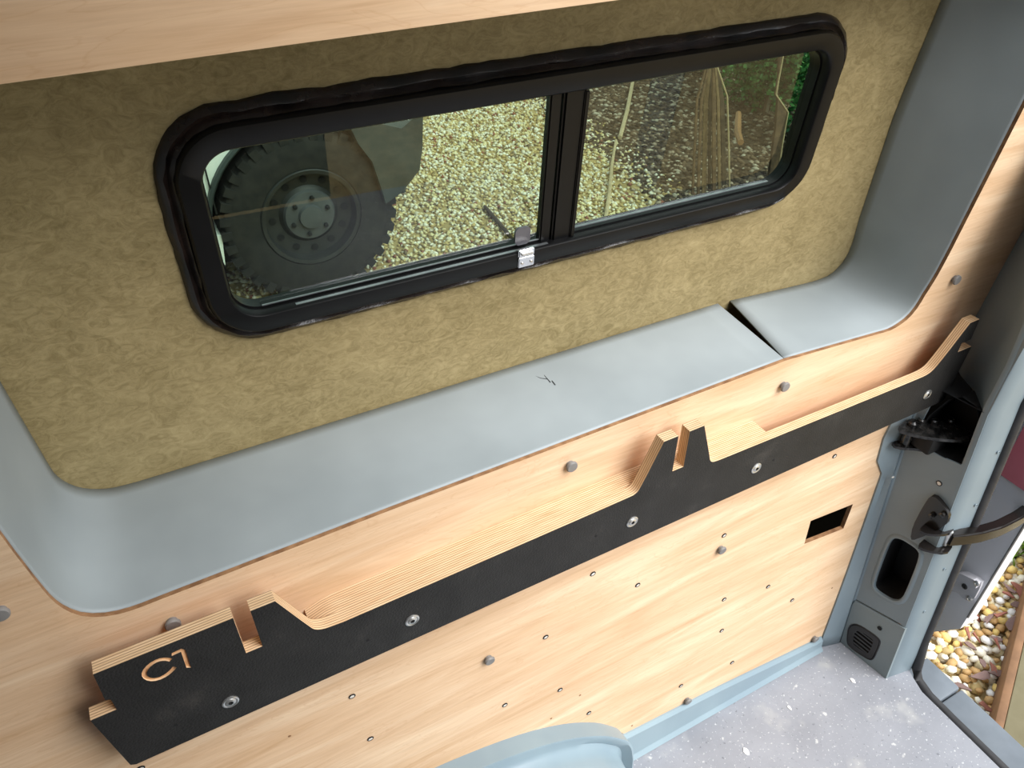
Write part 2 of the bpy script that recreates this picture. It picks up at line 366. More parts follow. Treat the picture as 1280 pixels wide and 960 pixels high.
# --- floor, wheel arch, metal ledge strip
fl = panel('floor', [(-1.9, -.05), (.58, -.05), (.60, -.048), (1.0, -.053), (1.12, -.056), (1.235, -.057), (1.262, -.076), (1.279, -.190), (1.347, -.202), (1.338, -.222), (1.325, -.26), (1.322, -.9), (1.322, -1.68), (-1.9, -1.68)], [], lambda u, v: Vector((u, v, 0)), (0, 0, -.02), M['vinyl'])
tag(fl, 'grey speckled vinyl van floor with scuffs', 'floor', kind='structure')
def ledge():
    bm = bmesh.new(); rows = []
    for x, zt in ((.600, .10), (.613, .096), (.872, .076), (1.177, .040), (1.199, .040)):
        rows.append([bm.verts.new((x, yw(zt) - .0035, zt)), bm.verts.new((x, yw(zt) - .010, zt - .008)), bm.verts.new((x, -.062, .012)), bm.verts.new((x, -.070, .0015)), bm.verts.new((x, -.02, .0015)), bm.verts.new((x, -.03, zt))])
    for a, b in zip(rows, rows[1:]):
        for k in range(6): bm.faces.new((a[k], a[(k + 1) % 6], b[(k + 1) % 6], b[k]))
    bm.faces.new(rows[0]); bm.faces.new(rows[-1])
    return autosmooth(bm_obj('trim_3', bm, M['arch']), 30)
tag(ledge(), 'narrow blue-grey metal strip under the plywood along the floor', 'trim', kind='structure')
def wheel_arch():
    base = [(.604, .0015)] + smooth_pts([(.604, .05)] + arch_pts[1:-1] + [(-.53, .05)], 2) + [(-.53, .0015)]
    def inset(d):
        out = []; cx = .03
        for x, z in base: out.append((cx + (x - cx) * (1 - d / .6), max(.0015, z - d) if z > .01 else z))
        return out
    L = []
    for d, y in ((-.004, -.022), (-.008, -.060), (-.004, -.066), (.012, -.070), (.020, -.078), (.022, -.10), (.024, -.22), (.034, -.26), (.06, -.285), (.11, -.30)):
        L.append([Vector((x, y if d > 0 else min(y, yw(z) + (y + .028) - (.004 if d < -.005 else 0)), z)) for x, z in inset(d)])
    bm = bmesh.new(); R = [[bm.verts.new(p) for p in q] for q in L]; n = len(R[0])
    for a, b in zip(R, R[1:]):
        for k in range(n - 1): bm.faces.new((a[k], a[k + 1], b[k + 1], b[k]))
    bm.faces.new(R[-1])
    return autosmooth(bm_obj('trim_4', bm, M['arch'], recalc=True), 50)
tag(wheel_arch(), 'light blue painted wheel arch hump with a raised flange', 'wheel arch', kind='structure')

# --- rear pillar
UP = Vector((0, .07, 1)); b0 = Vector((1.261, -.074, 0)); b1 = Vector((1.279, -.193, 0)); c1 = Vector((1.350, -.207, 0))
nB = (b1 - b0).cross(UP).normalized()
if nB.x > 0: nB = -nB
def onB(px, py): return onPlane(px, py, b0, nB)
def Buv(P): d = P - b0 - UP * P.z; return (d.dot((b1 - b0).normalized()), P.z)
def Bpt(u, v, off=0.): return b0 + (b1 - b0).normalized() * u + UP * v + nB * off
def Bpx(px, py): return Buv(onB(px, py))
BW = (b1 - b0).length
def lean_at(z): return UP * min(z, .80) + Vector((0, -.05 * max(0, z - .85) + min(.09, .32 * max(0, z - .97)), max(0, z - .80)))  # unseen upper part is tapered toward the wall to let light past
pillar = empty('wall_rear', (1.26, -.1, 0)); tag(pillar, 'blue-grey painted rear door pillar with pocket, vent and hinge recess', 'pillar', kind='structure')
# flange between the plywood and the pillar face
bm = bmesh.new(); rows = []
for z, xl in ((0.0, 1.196), (.036, 1.204), (.15, 1.214), (.269, 1.223), (.42, 1.231), (.53, 1.237), (.554, 1.238), (.60, 1.210), (.66, 1.208), (.70, 1.22), (.80, 1.25)):
    yl = yw(z) - .004; cr = b0 + UP * z
    rows.append([bm.verts.new(p) for p in (Vector((xl, yl + .02, z)), Vector((xl, yl, z)), Vector((min(xl + .012, 1.25), yl - .003, z)), Vector((1.252, (yl + cr.y) / 2 - .006, z)), cr + Vector((-.002, .006, 0)), cr)])
for a, b in zip(rows, rows[1:]):
    for k in range(5): bm.faces.new((a[k], a[k + 1], b[k + 1], b[k]))
o = bm_obj('flange', bm, M['paint'], pillar, recalc=False); autosmooth(o, 45); s = o.modifiers.new('t', 'SOLIDIFY'); s.thickness = .002
def poly_px(pts): return [Bpx(*p) for p in pts]
hinge_hole = poly_px([(1152, 527), (1195, 492), (1240, 521), (1208, 586), (1178, 572), (1150, 556)])
pocket_pts = poly_px([(1117, 672), (1127, 673), (1146, 685), (1151, 694), (1131, 744), (1124, 751), (1114, 750), (1095, 738), (1092, 730), (1110, 682)])
def round_poly(p, it=2):
    for _ in range(it):
        q = []
        for a, b in zip(p, p[1:] + p[:1]): q += [(a[0] * .78 + b[0] * .22, a[1] * .78 + b[1] * .22), (a[0] * .22 + b[0] * .78, a[1] * .22 + b[1] * .78)]
        p = q
    return p
pocket = round_poly(pocket_pts, 2)
seamL = Bpx(1070, 749)[1]; seamR = Bpx(1134, 785)[1]
hh = [(min(u, BW - .010), v) for u, v in hinge_hole]
panel('pillar_face', [(0, seamL), (BW, seamR), (BW, .80), (hh[2][0] + .004, .80), (hh[3][0] + .003, hh[3][1] + .012), (hh[3][0] - .003, hh[3][1] + .001), (hh[3][0] - .010, hh[3][1]), hh[4], hh[5], hh[0], (hh[0][0] + .012, .80), (0, .80)], [pocket], lambda u, v: Bpt(u, v), (.004, 0, 0), M['paint'], pillar)
vent_c = Bpx(1081, 801)
vent_out = round_poly(poly_px([(1062, 782), (1073, 779), (1100, 797), (1101, 803), (1092, 823), (1086, 823), (1062, 807), (1060, 800)]), 2)
panel('lower_cover', [(-.004, 0), (BW + .002, 0), (BW + .002, seamR - .004), (0.0, seamL - .004), (-.004, seamL - .02)], [vent_out], lambda u, v: Bpt(u, v, .003), (.007, 0, 0), M['paint2'], pillar)
# pocket: raised rim + dark tray
def cavity(name, loop, depth, mat, parent):
    inner = [(u * .92 + sum(p[0] for p in loop) / len(loop) * .08, v * .92 + sum(p[1] for p in loop) / len(loop) * .08) for u, v in loop]
    bm = bmesh.new(); A = [bm.verts.new(Bpt(u, v, -.002)) for u, v in loop]; B_ = [bm.verts.new(Bpt(u, v, -depth)) for u, v in inner]; n = len(A)
    for k in range(n): bm.faces.new((A[k], A[(k + 1) % n], B_[(k + 1) % n], B_[k]))
    bm.faces.new(B_); return bm_obj(name, bm, mat, parent)
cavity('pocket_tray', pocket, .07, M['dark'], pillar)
cavity('hinge_recess', round_poly(hh, 1), .06, M['dark'], pillar)  # inside coloured near-black, the shade around the hinge put into the colour
def rim(name, loop, w, h, mat, parent):
    cu = sum(p[0] for p in loop) / len(loop); cv = sum(p[1] for p in loop) / len(loop)
    def grow(d):
        out = []
        for k, (u, v) in enumerate(loop):
            a = loop[k - 1]; b = loop[(k + 1) % len(loop)]; t = Vector((b[0] - a[0], b[1] - a[1])).normalized(); nn = Vector((t.y, -t.x))
            if nn.dot(Vector((u - cu, v - cv))) < 0: nn = -nn
            out.append((u + nn.x * d, v + nn.y * d))
        return out
    return ringloft(name, [[Bpt(u, v, hh) for u, v in grow(d)] for d, hh in ((-.001, -.004), (0, h * .7), (w * .3, h), (w * .7, h * .6), (w, 0))], mat, parent, ang=60)
rim('pocket_rim', pocket, .010, .0035, M['paint'], pillar)
# vent grille
vent = empty('vent', Bpt(*vent_c)); vent.parent = pillar; vent.matrix_parent_inverse = pillar.matrix_world.inverted()
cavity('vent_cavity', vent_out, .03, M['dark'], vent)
rim('vent_frame', vent_out, .004, .005, M['rubber'], vent)
uc = sum(p[0] for p in vent_out) / len(vent_out); vc = sum(p[1] for p in vent_out) / len(vent_out)
inner_v = [(uc + (u - uc) * .62, vc + (v - vc) * .66) for u, v in vent_out]
panel('vent_plate', [(uc + (u - uc) * .97, vc + (v - vc) * .97) for u, v in vent_out], [inner_v], lambda u, v: Bpt(u, v, .004), (.003, 0, 0), M['rubber'], vent)
us = [p[0] for p in inner_v]; vs = [p[1] for p in inner_v]
for k in range(5):
    v = min(vs) + (max(vs) - min(vs)) * (k + .5) / 5; h = (max(vs) - min(vs)) / 5 * .22
    bm = bmesh.new(); P = [Bpt(u, vv, oo) for u in (min(us) - .004, max(us) + .004) for vv in (v - h, v + h) for oo in (-.006, .0035)]
    q = [bm.verts.new(p) for p in P]
    for f in ((0, 1, 3, 2), (4, 6, 7, 5), (0, 4, 5, 1), (2, 3, 7, 6), (0, 2, 6, 4), (1, 5, 7, 3)): bm.faces.new([q[i] for i in f])
    bm_obj('slat', bm, M['rubber'], vent)
# jamb face towards the door
CV = c1 - b1; nC = CV.cross(UP).normalized()
if nC.y > 0: nC = -nC
bm = bmesh.new(); rows = []
for z in np.linspace(0, 1.3, 14):
    lean = lean_at(z)
    rows.append([bm.verts.new(p + lean) for p in (b1 + Vector((-.0005, .012, 0)), b1 + Vector((-.001, .004, 0)), b1 + Vector((.003, -.002, 0)), b1 + CV * .5 + nC * .001, c1, c1 + Vector((.010, .015, 0)), c1 + Vector((.012, .06, 0)))])
for a, b in zip(rows, rows[1:]):
    for k in range(6): bm.faces.new((a[k], a[k + 1], b[k + 1], b[k]))
o = bm_obj('jamb', bm, M['paint'], pillar, recalc=False); autosmooth(o, 60)
# upper pillar: slanted face from the plywood edge to the jamb
bm = bmesh.new(); rows = []
for z in np.linspace(.79, 1.75, 12):
    e = b1 + lean_at(z)
    xe = np.interp(z, [.79, .9, 1.083, 1.3, 1.72], [1.362, 1.371, 1.386, 1.40, 1.41])
    s_ = Vector((xe + .001, yw(z) - .001, z)); rows.append([bm.verts.new(p) for p in (s_ + Vector((0, .02, 0)), s_, s_.lerp(e, .25) + Vector((-.004, 0, 0)), s_.lerp(e, .6) + Vector((.004, 0, 0)), e + Vector((0, .01, 0)), e)])
for a, b in zip(rows, rows[1:]):
    for k in range(5): bm.faces.new((a[k], a[k + 1], b[k + 1], b[k]))
r0 = [v.co.copy() for v in rows[0]]
o = bm_obj('upper_pillar', bm, M['paint'], pillar, recalc=False); autosmooth(o, 45)
box('cavity_blocker', (1.425, -.10, -.25), (1.435, .30, 1.7), M['dark'], pillar)  # dark sheet added to keep outside light out of the wall cavity
bm = bmesh.new(); bm.faces.new([bm.verts.new(p) for p in (r0[1], r0[5], b0 + UP * .79)]); bm_obj('recess_shade_cap', bm, M['dark'], pillar)  # closing cap coloured black for the shade in the recess
# small fixings on the pillar
def rivet(p, nrm, parent, r=.0042, name='rivet', ring='dark', core='core'):
    bm = bmesh.new(); mtx = facing(p, nrm)
    bm_lathe(bm, [(r, 0), (r, .0012), (r * .8, .0018), (r * .74, .0010)], mtx, 14, 0); bm_lathe(bm, [(r * .74, .0010), (r * .3, .0014), (0, .0014)], mtx, 14, 1)
    return autosmooth(bm_obj(name, bm, [M[ring], M[core]], parent))
for px, py in ((1174, 604),): rivet(onB(px, py), nB, pillar, .006)
for px, py in ((1116, 596), (1091, 662), (1075, 713)): P = onY(px, py, yw(.4) - .012); rivet(P, (-.5, -.85, 0), pillar, .004, ring='paint')
for px, py in ((1247, 565), (1219, 631), (1180, 711), (1155, 764)):
    P = onPlane(px, py, b1, nC); rivet(P + nC * .001, nC, pillar, .0035, ring='paint', core='paint2')
lathe('plug_hole', [(.0055, .0045), (.0055, .006), (.003, .006), (0, .005)], facing(onB(1101, 784), nB), M['dark'], pillar, 16)
lathe('plug_hole', [(.004, -.001), (.004, .001), (0, .0005)], facing(onPlane(1237, 449, Vector((1.35, -.05, 1)), Vector((-.82, .57, 0))), (-.82, .57, 0)), M['dark'], pillar, 12)

# --- door seal, step, roof and the rest of the shell
seal_pts = []
for z in np.linspace(1.3, .10, 12): seal_pts.append(c1 + UP * min(z, .80) + Vector((.010, .002, 0)) + lean_at(z) - UP * min(z, .80))
seal_pts += [Vector((1.362, -.205, .05)), Vector((1.360, -.213, .008)), Vector((1.352, -.232, -.014)), Vector((1.346, -.27, -.020)), Vector((1.344, -.34, -.020)), Vector((1.344, -.6, -.020)), Vector((1.344, -1.5, -.020))]
o = tube('trim_5', seal_pts, .012, M['rubber'], n=10); tag(o, 'black rubber door seal running down the pillar and along the floor edge', 'seal', kind='structure')
st = empty('trim_6', (1.4, -.8, -.06)); tag(st, 'dark grey plastic rear bumper step with a seam', 'step', kind='structure')
for a, b in ((-.2865, -.19), (-1.6, -.2895)): box('step_panel', (1.335, a, -.115), (1.452, b, -.045), M['sill'], st, .006)
box('step_lip', (1.318, -1.6, -.09), (1.345, -.2, -.028), M['rubber'], st, .004)
o = box('ceiling', (-1.95, -1.75, 2.09), (.35, .14, 2.12), M['lining']); tag(o, 'grey van roof lining above the plywood', 'ceiling', kind='structure')  # unseen roof, cut short so sky light gets in
o = box('wall_front', (-1.95, -1.72, 0), (-1.90, .15, 2.09), M['rubber']); tag(o, 'dark bulkhead closing the front of the load space', 'wall', kind='structure')  # unseen bulkhead, toned dark to cut light bounced from the front
o = box('wall_right', (-1.9, -1.74, 0), (.6, -1.70, 2.09), M['lining']); tag(o, 'dark grey metal lining on the far side of the load space', 'wall', kind='structure')  # unseen far wall, cut short for daylight and toned dark against bounce
o = box('trim_7', (-1.9, -1.7, -.12), (1.32, .27, -.022), M['paint']); tag(o, 'grey metal van floor pan under the vinyl', 'floor pan', kind='structure')

# ================================================================== wall fixings
def clip(p, nrm, parent):
    return lathe('trim_clip', [(.0, .0), (.0065, 0), (.0065, .004), (.0092, .005), (.0092, .0075), (.0080, .0092), (0, .0098)], facing(p, nrm), M['clip'], parent, 20)
for px, py in ((0, 762), (215, 776), (712, 580), (978, 481), (1192, 348), (610, 822), (900, 685), (1017, 797), (858, 874)):
    P = onWall(px, py); clip(P, (0, -1, -.07 if P.z < .75 else 0), wall)
for px, py in ((440, 870), (463, 923), (682, 796), (741, 717), (797, 731), (905, 669), (631, 881), (700, 862), (736, 891), (851, 857), (905, 749), (960, 733), (990, 750), (902, 788), (915, 828), (1043, 570), (176, 960)):
    rivet(onWall(px, py), (0, -1, -.07), wall, .0054, 'screw_head')
for px, py in ((689, 898), (790, 907), (1040, 735), (362, 920), (725, 869)):
    lathe('drill_hole', [(.0024, 0), (.0024, .0005), (0, .0004)], facing(onWall(px, py), (0, -1, -.07)), M['ply_thin_edge'], wall, 10)

# ================================================================== window
win = empty('window_1', (.5, .15, 1.3)); tag(win, 'long black framed sliding window with rounded corners', 'window', kind='structure')
def SK(u, v, w): return Vector((u, yo(u, v) - w, v))
def loop_at(d, w, n=10):          # inset d (positive inwards), height w towards the cabin
    L = dense(rrect(WX0 + d, WX1 - d, WZ0 + d, WZ1 - d, max(.012, .062 - d), n), .05); return L, w
def ring(name, prof, mat, jit=0., subdiv=.02):
    base = dense(rrect(0, 1, 0, 1, .1, 4), 1)
    loops = []
    for d, w in prof:
        L = []
        r = max(.010, .062 - d); x0, x1, z0, z1 = WX0 + d, WX1 - d, WZ0 + d, WZ1 - d
        for cx, cz, a0, nx, nz, ns in ((x1 - r, z1 - r, 0, x0 + r, z1, 44), (x0 + r, z1 - r, 90, x0, z0 + r, 10), (x0 + r, z0 + r, 180, x1 - r, z0, 44), (x1 - r, z0 + r, 270, x1, z1 - r, 10)):
            for k in range(10):
                t = math.radians(a0 + 90 * k / 9); L.append((cx + r * math.cos(t), cz + r * math.sin(t)))
            ex, ez = L[-1]
            for k in range(1, ns): L.append((ex + (nx - ex) * k / ns, ez + (nz - ez) * k / ns))
        loops.append([SK(u, v, w) for u, v in L])
    if jit:
        for j, L in enumerate(loops):
            if 0 < j: L[:] = [p + Vector((random.gauss(0, jit), random.gauss(0, jit * .6), random.gauss(0, jit))) for p in L]
    return ringloft(name, loops, mat, win, ang=50)
ring('window_frame', [(0, 0), (0, .017), (.003, .021), (.024, .021), (.0265, .018), (.0265, .004), (.029, .004), (.029, -.016), (.010, -.016), (.010, -.006), (0, 0)], M['black'])
ring('sealant', [(.004, .0), (-.019, .0), (-.016, .006), (-.010, .010), (-.006, .006), (-.001, .013), (.002, .008)], M['seal'], .0007)
def pane(name, x0, x1, w):
    bm = bmesh.new(); P = [SK(u, v, ww) for u in (x0, x1) for v in (WZ0 + .022, WZ1 - .022) for ww in (w, w + .0035)]
    q = [bm.verts.new(p) for p in P]
    for f in ((0, 1, 3, 2), (4, 6, 7, 5), (0, 4, 5, 1), (2, 3, 7, 6), (0, 2, 6, 4), (1, 5, 7, 3)): bm.faces.new([q[i] for i in f])
    return bm_obj(name, bm, M['glass'], win)
def pane_round(name, x0, x1, w, rl, rr):
    z0, z1 = WZ0 + .0275, WZ1 - .0275; L = []
    for cx, cz, a0, r in ((x1, z1, 0, rr), (x0, z1, 90, rl), (x0, z0, 180, rl), (x1, z0, 270, rr)):
        sx = 1 if cx == x1 else -1; sz = 1 if cz == z1 else -1
        for k in range(9): t = math.radians(a0 + 90 * k / 8); L.append((cx - sx * r + r * math.cos(t), cz - sz * r + r * math.sin(t)))
    return panel(name, L, [], lambda u, v: SK(u, v, w), (0, .0035, 0), M['glass'], win)
pane_round('sliding_pane', WX0 + .0275, .520, .000, .034, .004)
pane_round('fixed_pane', .515, WX1 - .0275, -.008, .004, .034)
def skbox(name, u0, u1, v0, v1, w0, w1, mat, parent, bev=0.):
    bm = bmesh.new(); P = [SK(u, v, w) for u in (u0, u1) for v in (v0, v1) for w in (w0, w1)]; q = [bm.verts.new(p) for p in P]
    fs = [bm.faces.new([q[i] for i in f]) for f in ((0, 1, 3, 2), (4, 6, 7, 5), (0, 4, 5, 1), (2, 3, 7, 6), (0, 2, 6, 4), (1, 5, 7, 3))]
    if bev: bmesh.ops.recalc_face_normals(bm, faces=fs); bmesh.ops.bevel(bm, geom=bm.edges[:], offset=bev, segments=2, affect='EDGES')
    return autosmooth(bm_obj(name, bm, mat, parent), 40)
mul = skbox('mullion', .509, .541, WZ0 + .022, WZ1 - .020, -.012, .011, M['black'], win, .003)
skbox('pull_rail', .491, .507, WZ0 + .024, WZ1 - .028, -.004, .008, M['black'], mul, .002)
skbox('lip', .536, .543, WZ0 + .026, WZ1 - .030, .009, .014, M['black'], mul, .0015)
skbox('track', .150, .500, WZ0 + .0262, WZ0 + .0272, .012, .0165, M['alu'], win)
skbox('track', .112, .500, WZ0 + .0275, WZ0 + .0300, -.006, .0015, M['black'], win)
skbox('track', .112, .498, WZ0 + .0298, WZ0 + .0312, .0036, .0056, M['alu'], win)
skbox('glazing_strip', .545, .905, WZ0 + .0270, WZ0 + .0300, -.0085, -.004, M['alu'], win)
# latch
lx = onSkin(657, 322, -.02).x; latch = empty('latch', SK(lx, WZ0 + .012, .02)); latch.parent = win; latch.matrix_parent_inverse = win.matrix_world.inverted()
skbox('latch_base', lx - .012, lx + .012, WZ0 + .002, WZ0 + .018, .0205, .0235, M['chrome'], latch, .001)
skbox('latch_lever', lx - .013, lx + .011, WZ0 + .019, WZ0 + .031, .0185, .0245, M['chrome'], latch, .0015)
skbox('latch_grip', lx - .010, lx + .008, WZ0 + .0225, WZ0 + .0275, .0245, .0275, M['zinc'], latch, .001)
for s in (-1, 1): lathe('screw', [(.0022, 0), (.002, .0012), (0, .0014)], facing(SK(lx + s * .007, WZ0 + .009, .0235), (0, -1, -.1)), M['zinc'], latch, 10)
panel('latch_tab', rrect(lx - .012, lx + .011, WZ0 + .031, WZ0 + .058, .007, 5), [], lambda u, v: SK(u, v, .010), (0, .004, 0), M['tab'], latch)

# ================================================================== the mounting rail
RF = -.050; RB = -.032
rail = empty('mounting_rail', (.5, -.04, .76)); tag(rail, 'long dark phenolic plywood mounting rail marked C1 with slotted tabs', 'rail')
ctr = [(-.180, .950), (-.030, .950), (-.030, .879), (-.010, .879), (-.010, .950), (.019, .950)]
ctr += smooth_pts([(.019, .950), (.046, .885), (.056, .863), (.09, .860)], 3)[1:]
ctr += smooth_pts([(.09, .860), (.534, .866), (.549, .868), (.556, .880), (.587, .956)], 3)[1:]
ctr += [(.613, .956), (.613, .884), (.634, .884), (.634, .956), (.661, .956)]
ctr += smooth_pts([(.661, .956), (.684, .886), (.690, .866), (.71, .864)], 3)[1:]
ctr += smooth_pts([(.71, .864), (1.17, .854), (1.20, .856), (1.215, .870), (1.262, .946)], 3)[1:]
ctr += [(1.287, .946), (1.287, .902), (1.262, .902), (1.262, .882), (1.300, .882), (1.287, .762), (1.283, .758), (-.190, .758), (-.196, .762), (-.206, .876), (-.178, .876), (-.178, .897), (-.183, .900)]
ctr = [p for k, p in enumerate(ctr) if k == 0 or math.hypot(p[0] - ctr[k - 1][0], p[1] - ctr[k - 1][1]) > 1e-4]
# routed C and 1
def stroke(px, w):
    P = [onY(60 + x / 6.4, 720 + y / 6.4, RF) for x, y in px]; P = smooth_pts([(p.x, p.z) for p in P], 1 if len(px) > 5 else 0); Lf = []; Rt = []
    for k, p in enumerate(P):
        a = P[max(k - 1, 0)]; b = P[min(k + 1, len(P) - 1)]; t = Vector((b[0] - a[0], b[1] - a[1])).normalized(); nn = Vector((-t.y, t.x)) * w / 2
        Lf.append((p[0] + nn.x, p[1] + nn.y)); Rt.append((p[0] - nn.x, p[1] - nn.y))
    return Lf + Rt[::-1]
Cl = stroke([(985, 672), (940, 664), (880, 672), (815, 710), (768, 765), (772, 806), (815, 830), (880, 826), (945, 795), (990, 757), (1014, 728)], .0052)
def one():
    P = [onY(60 + x / 6.4, 720 + y / 6.4, RF) for x, y in ((992, 636), (1080, 596), (1122, 735), (1146, 730), (1098, 588), (1070, 588), (1000, 622))]
    P = [onY(60 + x / 6.4, 720 + y / 6.4, RF) for x, y in ((990, 640), (1064, 606), (1108, 734), (1144, 732), (1098, 590), (1066, 582), (990, 618))]
    return [(p.x, p.z) for p in P]
Ol = one()
ff = panel('front_face', ctr, [Cl, Ol], lambda u, v: Vector((u, RF, v)), (0, .0025, 0), [M['phenolic'], M['edge']], rail); ff['label'] = 'dark textured phenolic front face with C1 routed into it'
cr_ = panel('core', ctr, [], lambda u, v: Vector((u, RF + .0025, v)), (0, RB - RF - .0025, 0), [M['wood_cut'], M['edge']], rail); cr_['label'] = 'pale layered plywood edge'
spo = [(.052, .760), (.052, .850), (.075, .858)] + [(.09, .860), (.534, .866), (.60, .866), (.67, .865), (.71, .864), (.822, .8615), (.842, .760)]
sp = panel('spacer', spo, [], lambda u, v: Vector((u, RB, v)), (0, .0315, 0), [M['ply'], M['edge']], rail); sp['label'] = 'plywood spacer behind the rail'
for px, py in ((288, 877), (515, 775), (790, 652), (945, 585), (1159, 493)):
    P = onY(px, py, RF); bm = bmesh.new(); mtx = facing(P, (0, -1, 0))
    bm_lathe(bm, [(.0105, -.001), (.0105, .0012), (.0088, .0020), (.0070, .0014), (.0062, .0022), (.0032, .0028)], mtx, 24, 0); bm_lathe(bm, [(.0032, .0028), (.0026, .0004), (0, .0004)], mtx, 24, 1)
    autosmooth(bm_obj('screw', bm, [M['zinc'], M['dark']], rail))
for px, py in ((460, 800), (220, 906), (745, 670), (967, 575)):
    lathe('pilot_hole', [(.0022, .0001), (.0022, .0005), (0, .0004)], facing(onY(px, py, RF), (0, -1, 0)), M['dark'], rail, 10)

# ================================================================== hinge, check strap, open rear door
hg = empty('door_hinge', onB(1170, 545)); hg['label'] = 'black greasy door hinge bolted in the pillar recess'; hg.parent = pillar; hg.matrix_parent_inverse = pillar.matrix_world.inverted()
def bpoly(name, px, off, th, mat, parent, it=1):
    return panel(name, round_poly([Bpx(*p) for p in px], it) if it else [Bpx(*p) for p in px], [], lambda u, v: Bpt(u, v, off), tuple(nB * th), mat, parent)
def hplate(name, pts, z, th, mat, parent):
    L = [(onZ(px, py, z).x, onZ(px, py, z).y) for px, py in pts]; return panel(name, round_poly(L, 1), [], lambda u, v: Vector((u, v, z)), (0, 0, -th), mat, parent)
hplate('hinge_plate', [(1119, 536), (1140, 522), (1165, 524), (1192, 530), (1212, 540), (1224, 545), (1219, 551), (1180, 549), (1150, 545)], .700, .007, M['grease'], hg)
hplate('hinge_plate', [(1114, 552), (1120, 559), (1150, 561), (1190, 570), (1212, 568), (1216, 562), (1180, 550), (1140, 545)], .650, .006, M['grease'], hg)
for px, py in ((1151, 527), (1167, 528), (1188, 528)):
    P = onZ(px, py, .703); lathe('bolt', [(.008, -.004), (.008, .006), (.0055, .0085), (.004, .0065), (0, .0060)], Matrix.Translation(P), M['grease'], hg, 8)
P = onZ(1130, 545, .675); lathe('hinge_pin', [(0, -.035), (.010, -.035), (.010, .032), (.006, .036), (0, .036)], Matrix.Translation((P.x + .012, P.y, .675)), M['grease'], hg, 14)
box('hinge_knuckle', (P.x + .016, P.y - .05, .652), (P.x + .07, P.y - .005, .698), M['dark'], hg, .006)

cs = empty('door_check_strap', onB(1170, 650)); tag(cs, 'black curved steel door check strap reaching from the pillar bracket to the door', 'door strap')
bpoly('bracket', [(1166, 617), (1175, 620), (1190, 640), (1186, 655), (1148, 672), (1141, 672), (1144, 655), (1156, 632)], .0, .010, M['strap'], cs, 1)
hplate('bracket_lug', [(1148, 662), (1160, 651), (1186, 650), (1194, 660), (1186, 668), (1160, 668)], .492, .006, M['strap'], cs)
hplate('bracket_lug', [(1146, 682), (1160, 670), (1184, 672), (1192, 682), (1184, 692), (1158, 688)], .446, .006, M['strap'], cs)
for px, py in ((1169, 641), (1182, 640)): lathe('bolt', [(.006, .008), (.006, .016), (.003, .018), (0, .018)], facing(onB(px, py), nB), M['grease'], cs, 8)
ZS = .470
pts = []
for px, py in ((1184, 672), (1200, 671), (1222, 668), (1246, 661), (1268, 650), (1292, 634), (1320, 612), (1350, 586)):
    pts.append(onZ(px, py, ZS))
bm = bmesh.new(); rows = []
for k, p in enumerate(pts):
    d = (pts[min(k + 1, len(pts) - 1)] - pts[max(k - 1, 0)]).normalized(); sd = d.cross(Vector((0, 0, 1))).normalized()
    rows.append([bm.verts.new(p + sd * a + Vector((0, 0, c))) for a, c in ((-.011, .017), (.011, .017), (.011, -.017), (-.011, -.017))])
for a, b in zip(rows, rows[1:]):
    for k in range(4): bm.faces.new((a[k], a[(k + 1) % 4], b[(k + 1) % 4], b[k]))
bm.faces.new(rows[0]); bm.faces.new(rows[-1])
bmesh.ops.recalc_face_normals(bm, faces=bm.faces[:]); bmesh.ops.bevel(bm, geom=[e for e in bm.edges], offset=.0035, segments=2, affect='EDGES')
autosmooth(bm_obj('strap_arm', bm, M['strap'], cs), 40)
lathe('pivot_pin', [(0, -.02), (.006, -.02), (.006, .02), (0, .02)], Matrix.Translation(pts[0]), M['zinc'], cs, 12)

d2 = empty('reflection_slab', (1.99, -1.54, -.3)); tag(d2, 'unseen white slab added for its pale reflection in the window', 'door', kind='structure')  # unseen slab, added so the right pane mirrors a pale upright band
mt2 = Matrix.Translation((1.99, -1.54, 0)) @ Matrix.Rotation(math.atan2(-.78, .62), 4, 'Z')
box('slab_skin', (0, -.06, -.45), (.5, .06, 1.6), mottled('white_slab_paint', sr(236, 238, 240), sr(242, 244, 246), 3, .4), d2, .01, mt2); box('slab_trim', (.06, -.066, -.35), (.46, .066, 1.4), M['liner'], d2, .01, mt2)
door = empty('door_1', (1.52, -.1, 0)); tag(door, 'open pale grey rear van door edge with a metal hinge plate', 'door', kind='structure')
DX = 1.50
def dpx(px, py): P = onX(px, py, DX); return (P.y, P.z)
dl = [dpx(1166, 792), dpx(1200, 786), dpx(1209, 772), dpx(1280, 656)]; yr = dl[-1][0]
dout = [(.32, dl[0][1] - .01), (-.10, dl[0][1] - .01), (-.15, dl[0][1] - .005), dl[1], dl[2], (yr, .42), (yr - .002, 1.5), (.32, 1.5)]
dp = panel('door_panel', dout, [], lambda u, v: Vector((DX, u, v)), (.05, 0, 0), M['door_paint'], door)
edge_pts = [Vector((DX + .002, u, v)) for u, v in (dl[2], (yr, .42), (yr - .002, .8), (yr - .002, 1.45))]
tube('edge_bead', edge_pts, .003, M['clip'], door, 8)
panel('reflector', [(-.118, .52), (yr + .012, .52), (yr + .012, .80), (-.118, .80)], [], lambda u, v: Vector((DX - .004, u, v)), (.004, 0, 0), mottled('red_lamp', sr(222, 120, 136), sr(232, 136, 150), 6, .35), door)
hp = empty('hinge_bracket', Vector((DX, -.17, .2))); hp.parent = door; hp.matrix_parent_inverse = door.matrix_world.inverted()
def dpoly(name, pts, off, th, mat): return panel(name, round_poly([dpx(*p) for p in pts], 1), [], lambda u, v: Vector((DX - off, u, v)), (th, 0, 0), mat, hp)
silver = mottled('bare_bracket_metal', sr(200, 200, 206), sr(216, 214, 220), 20, .35)
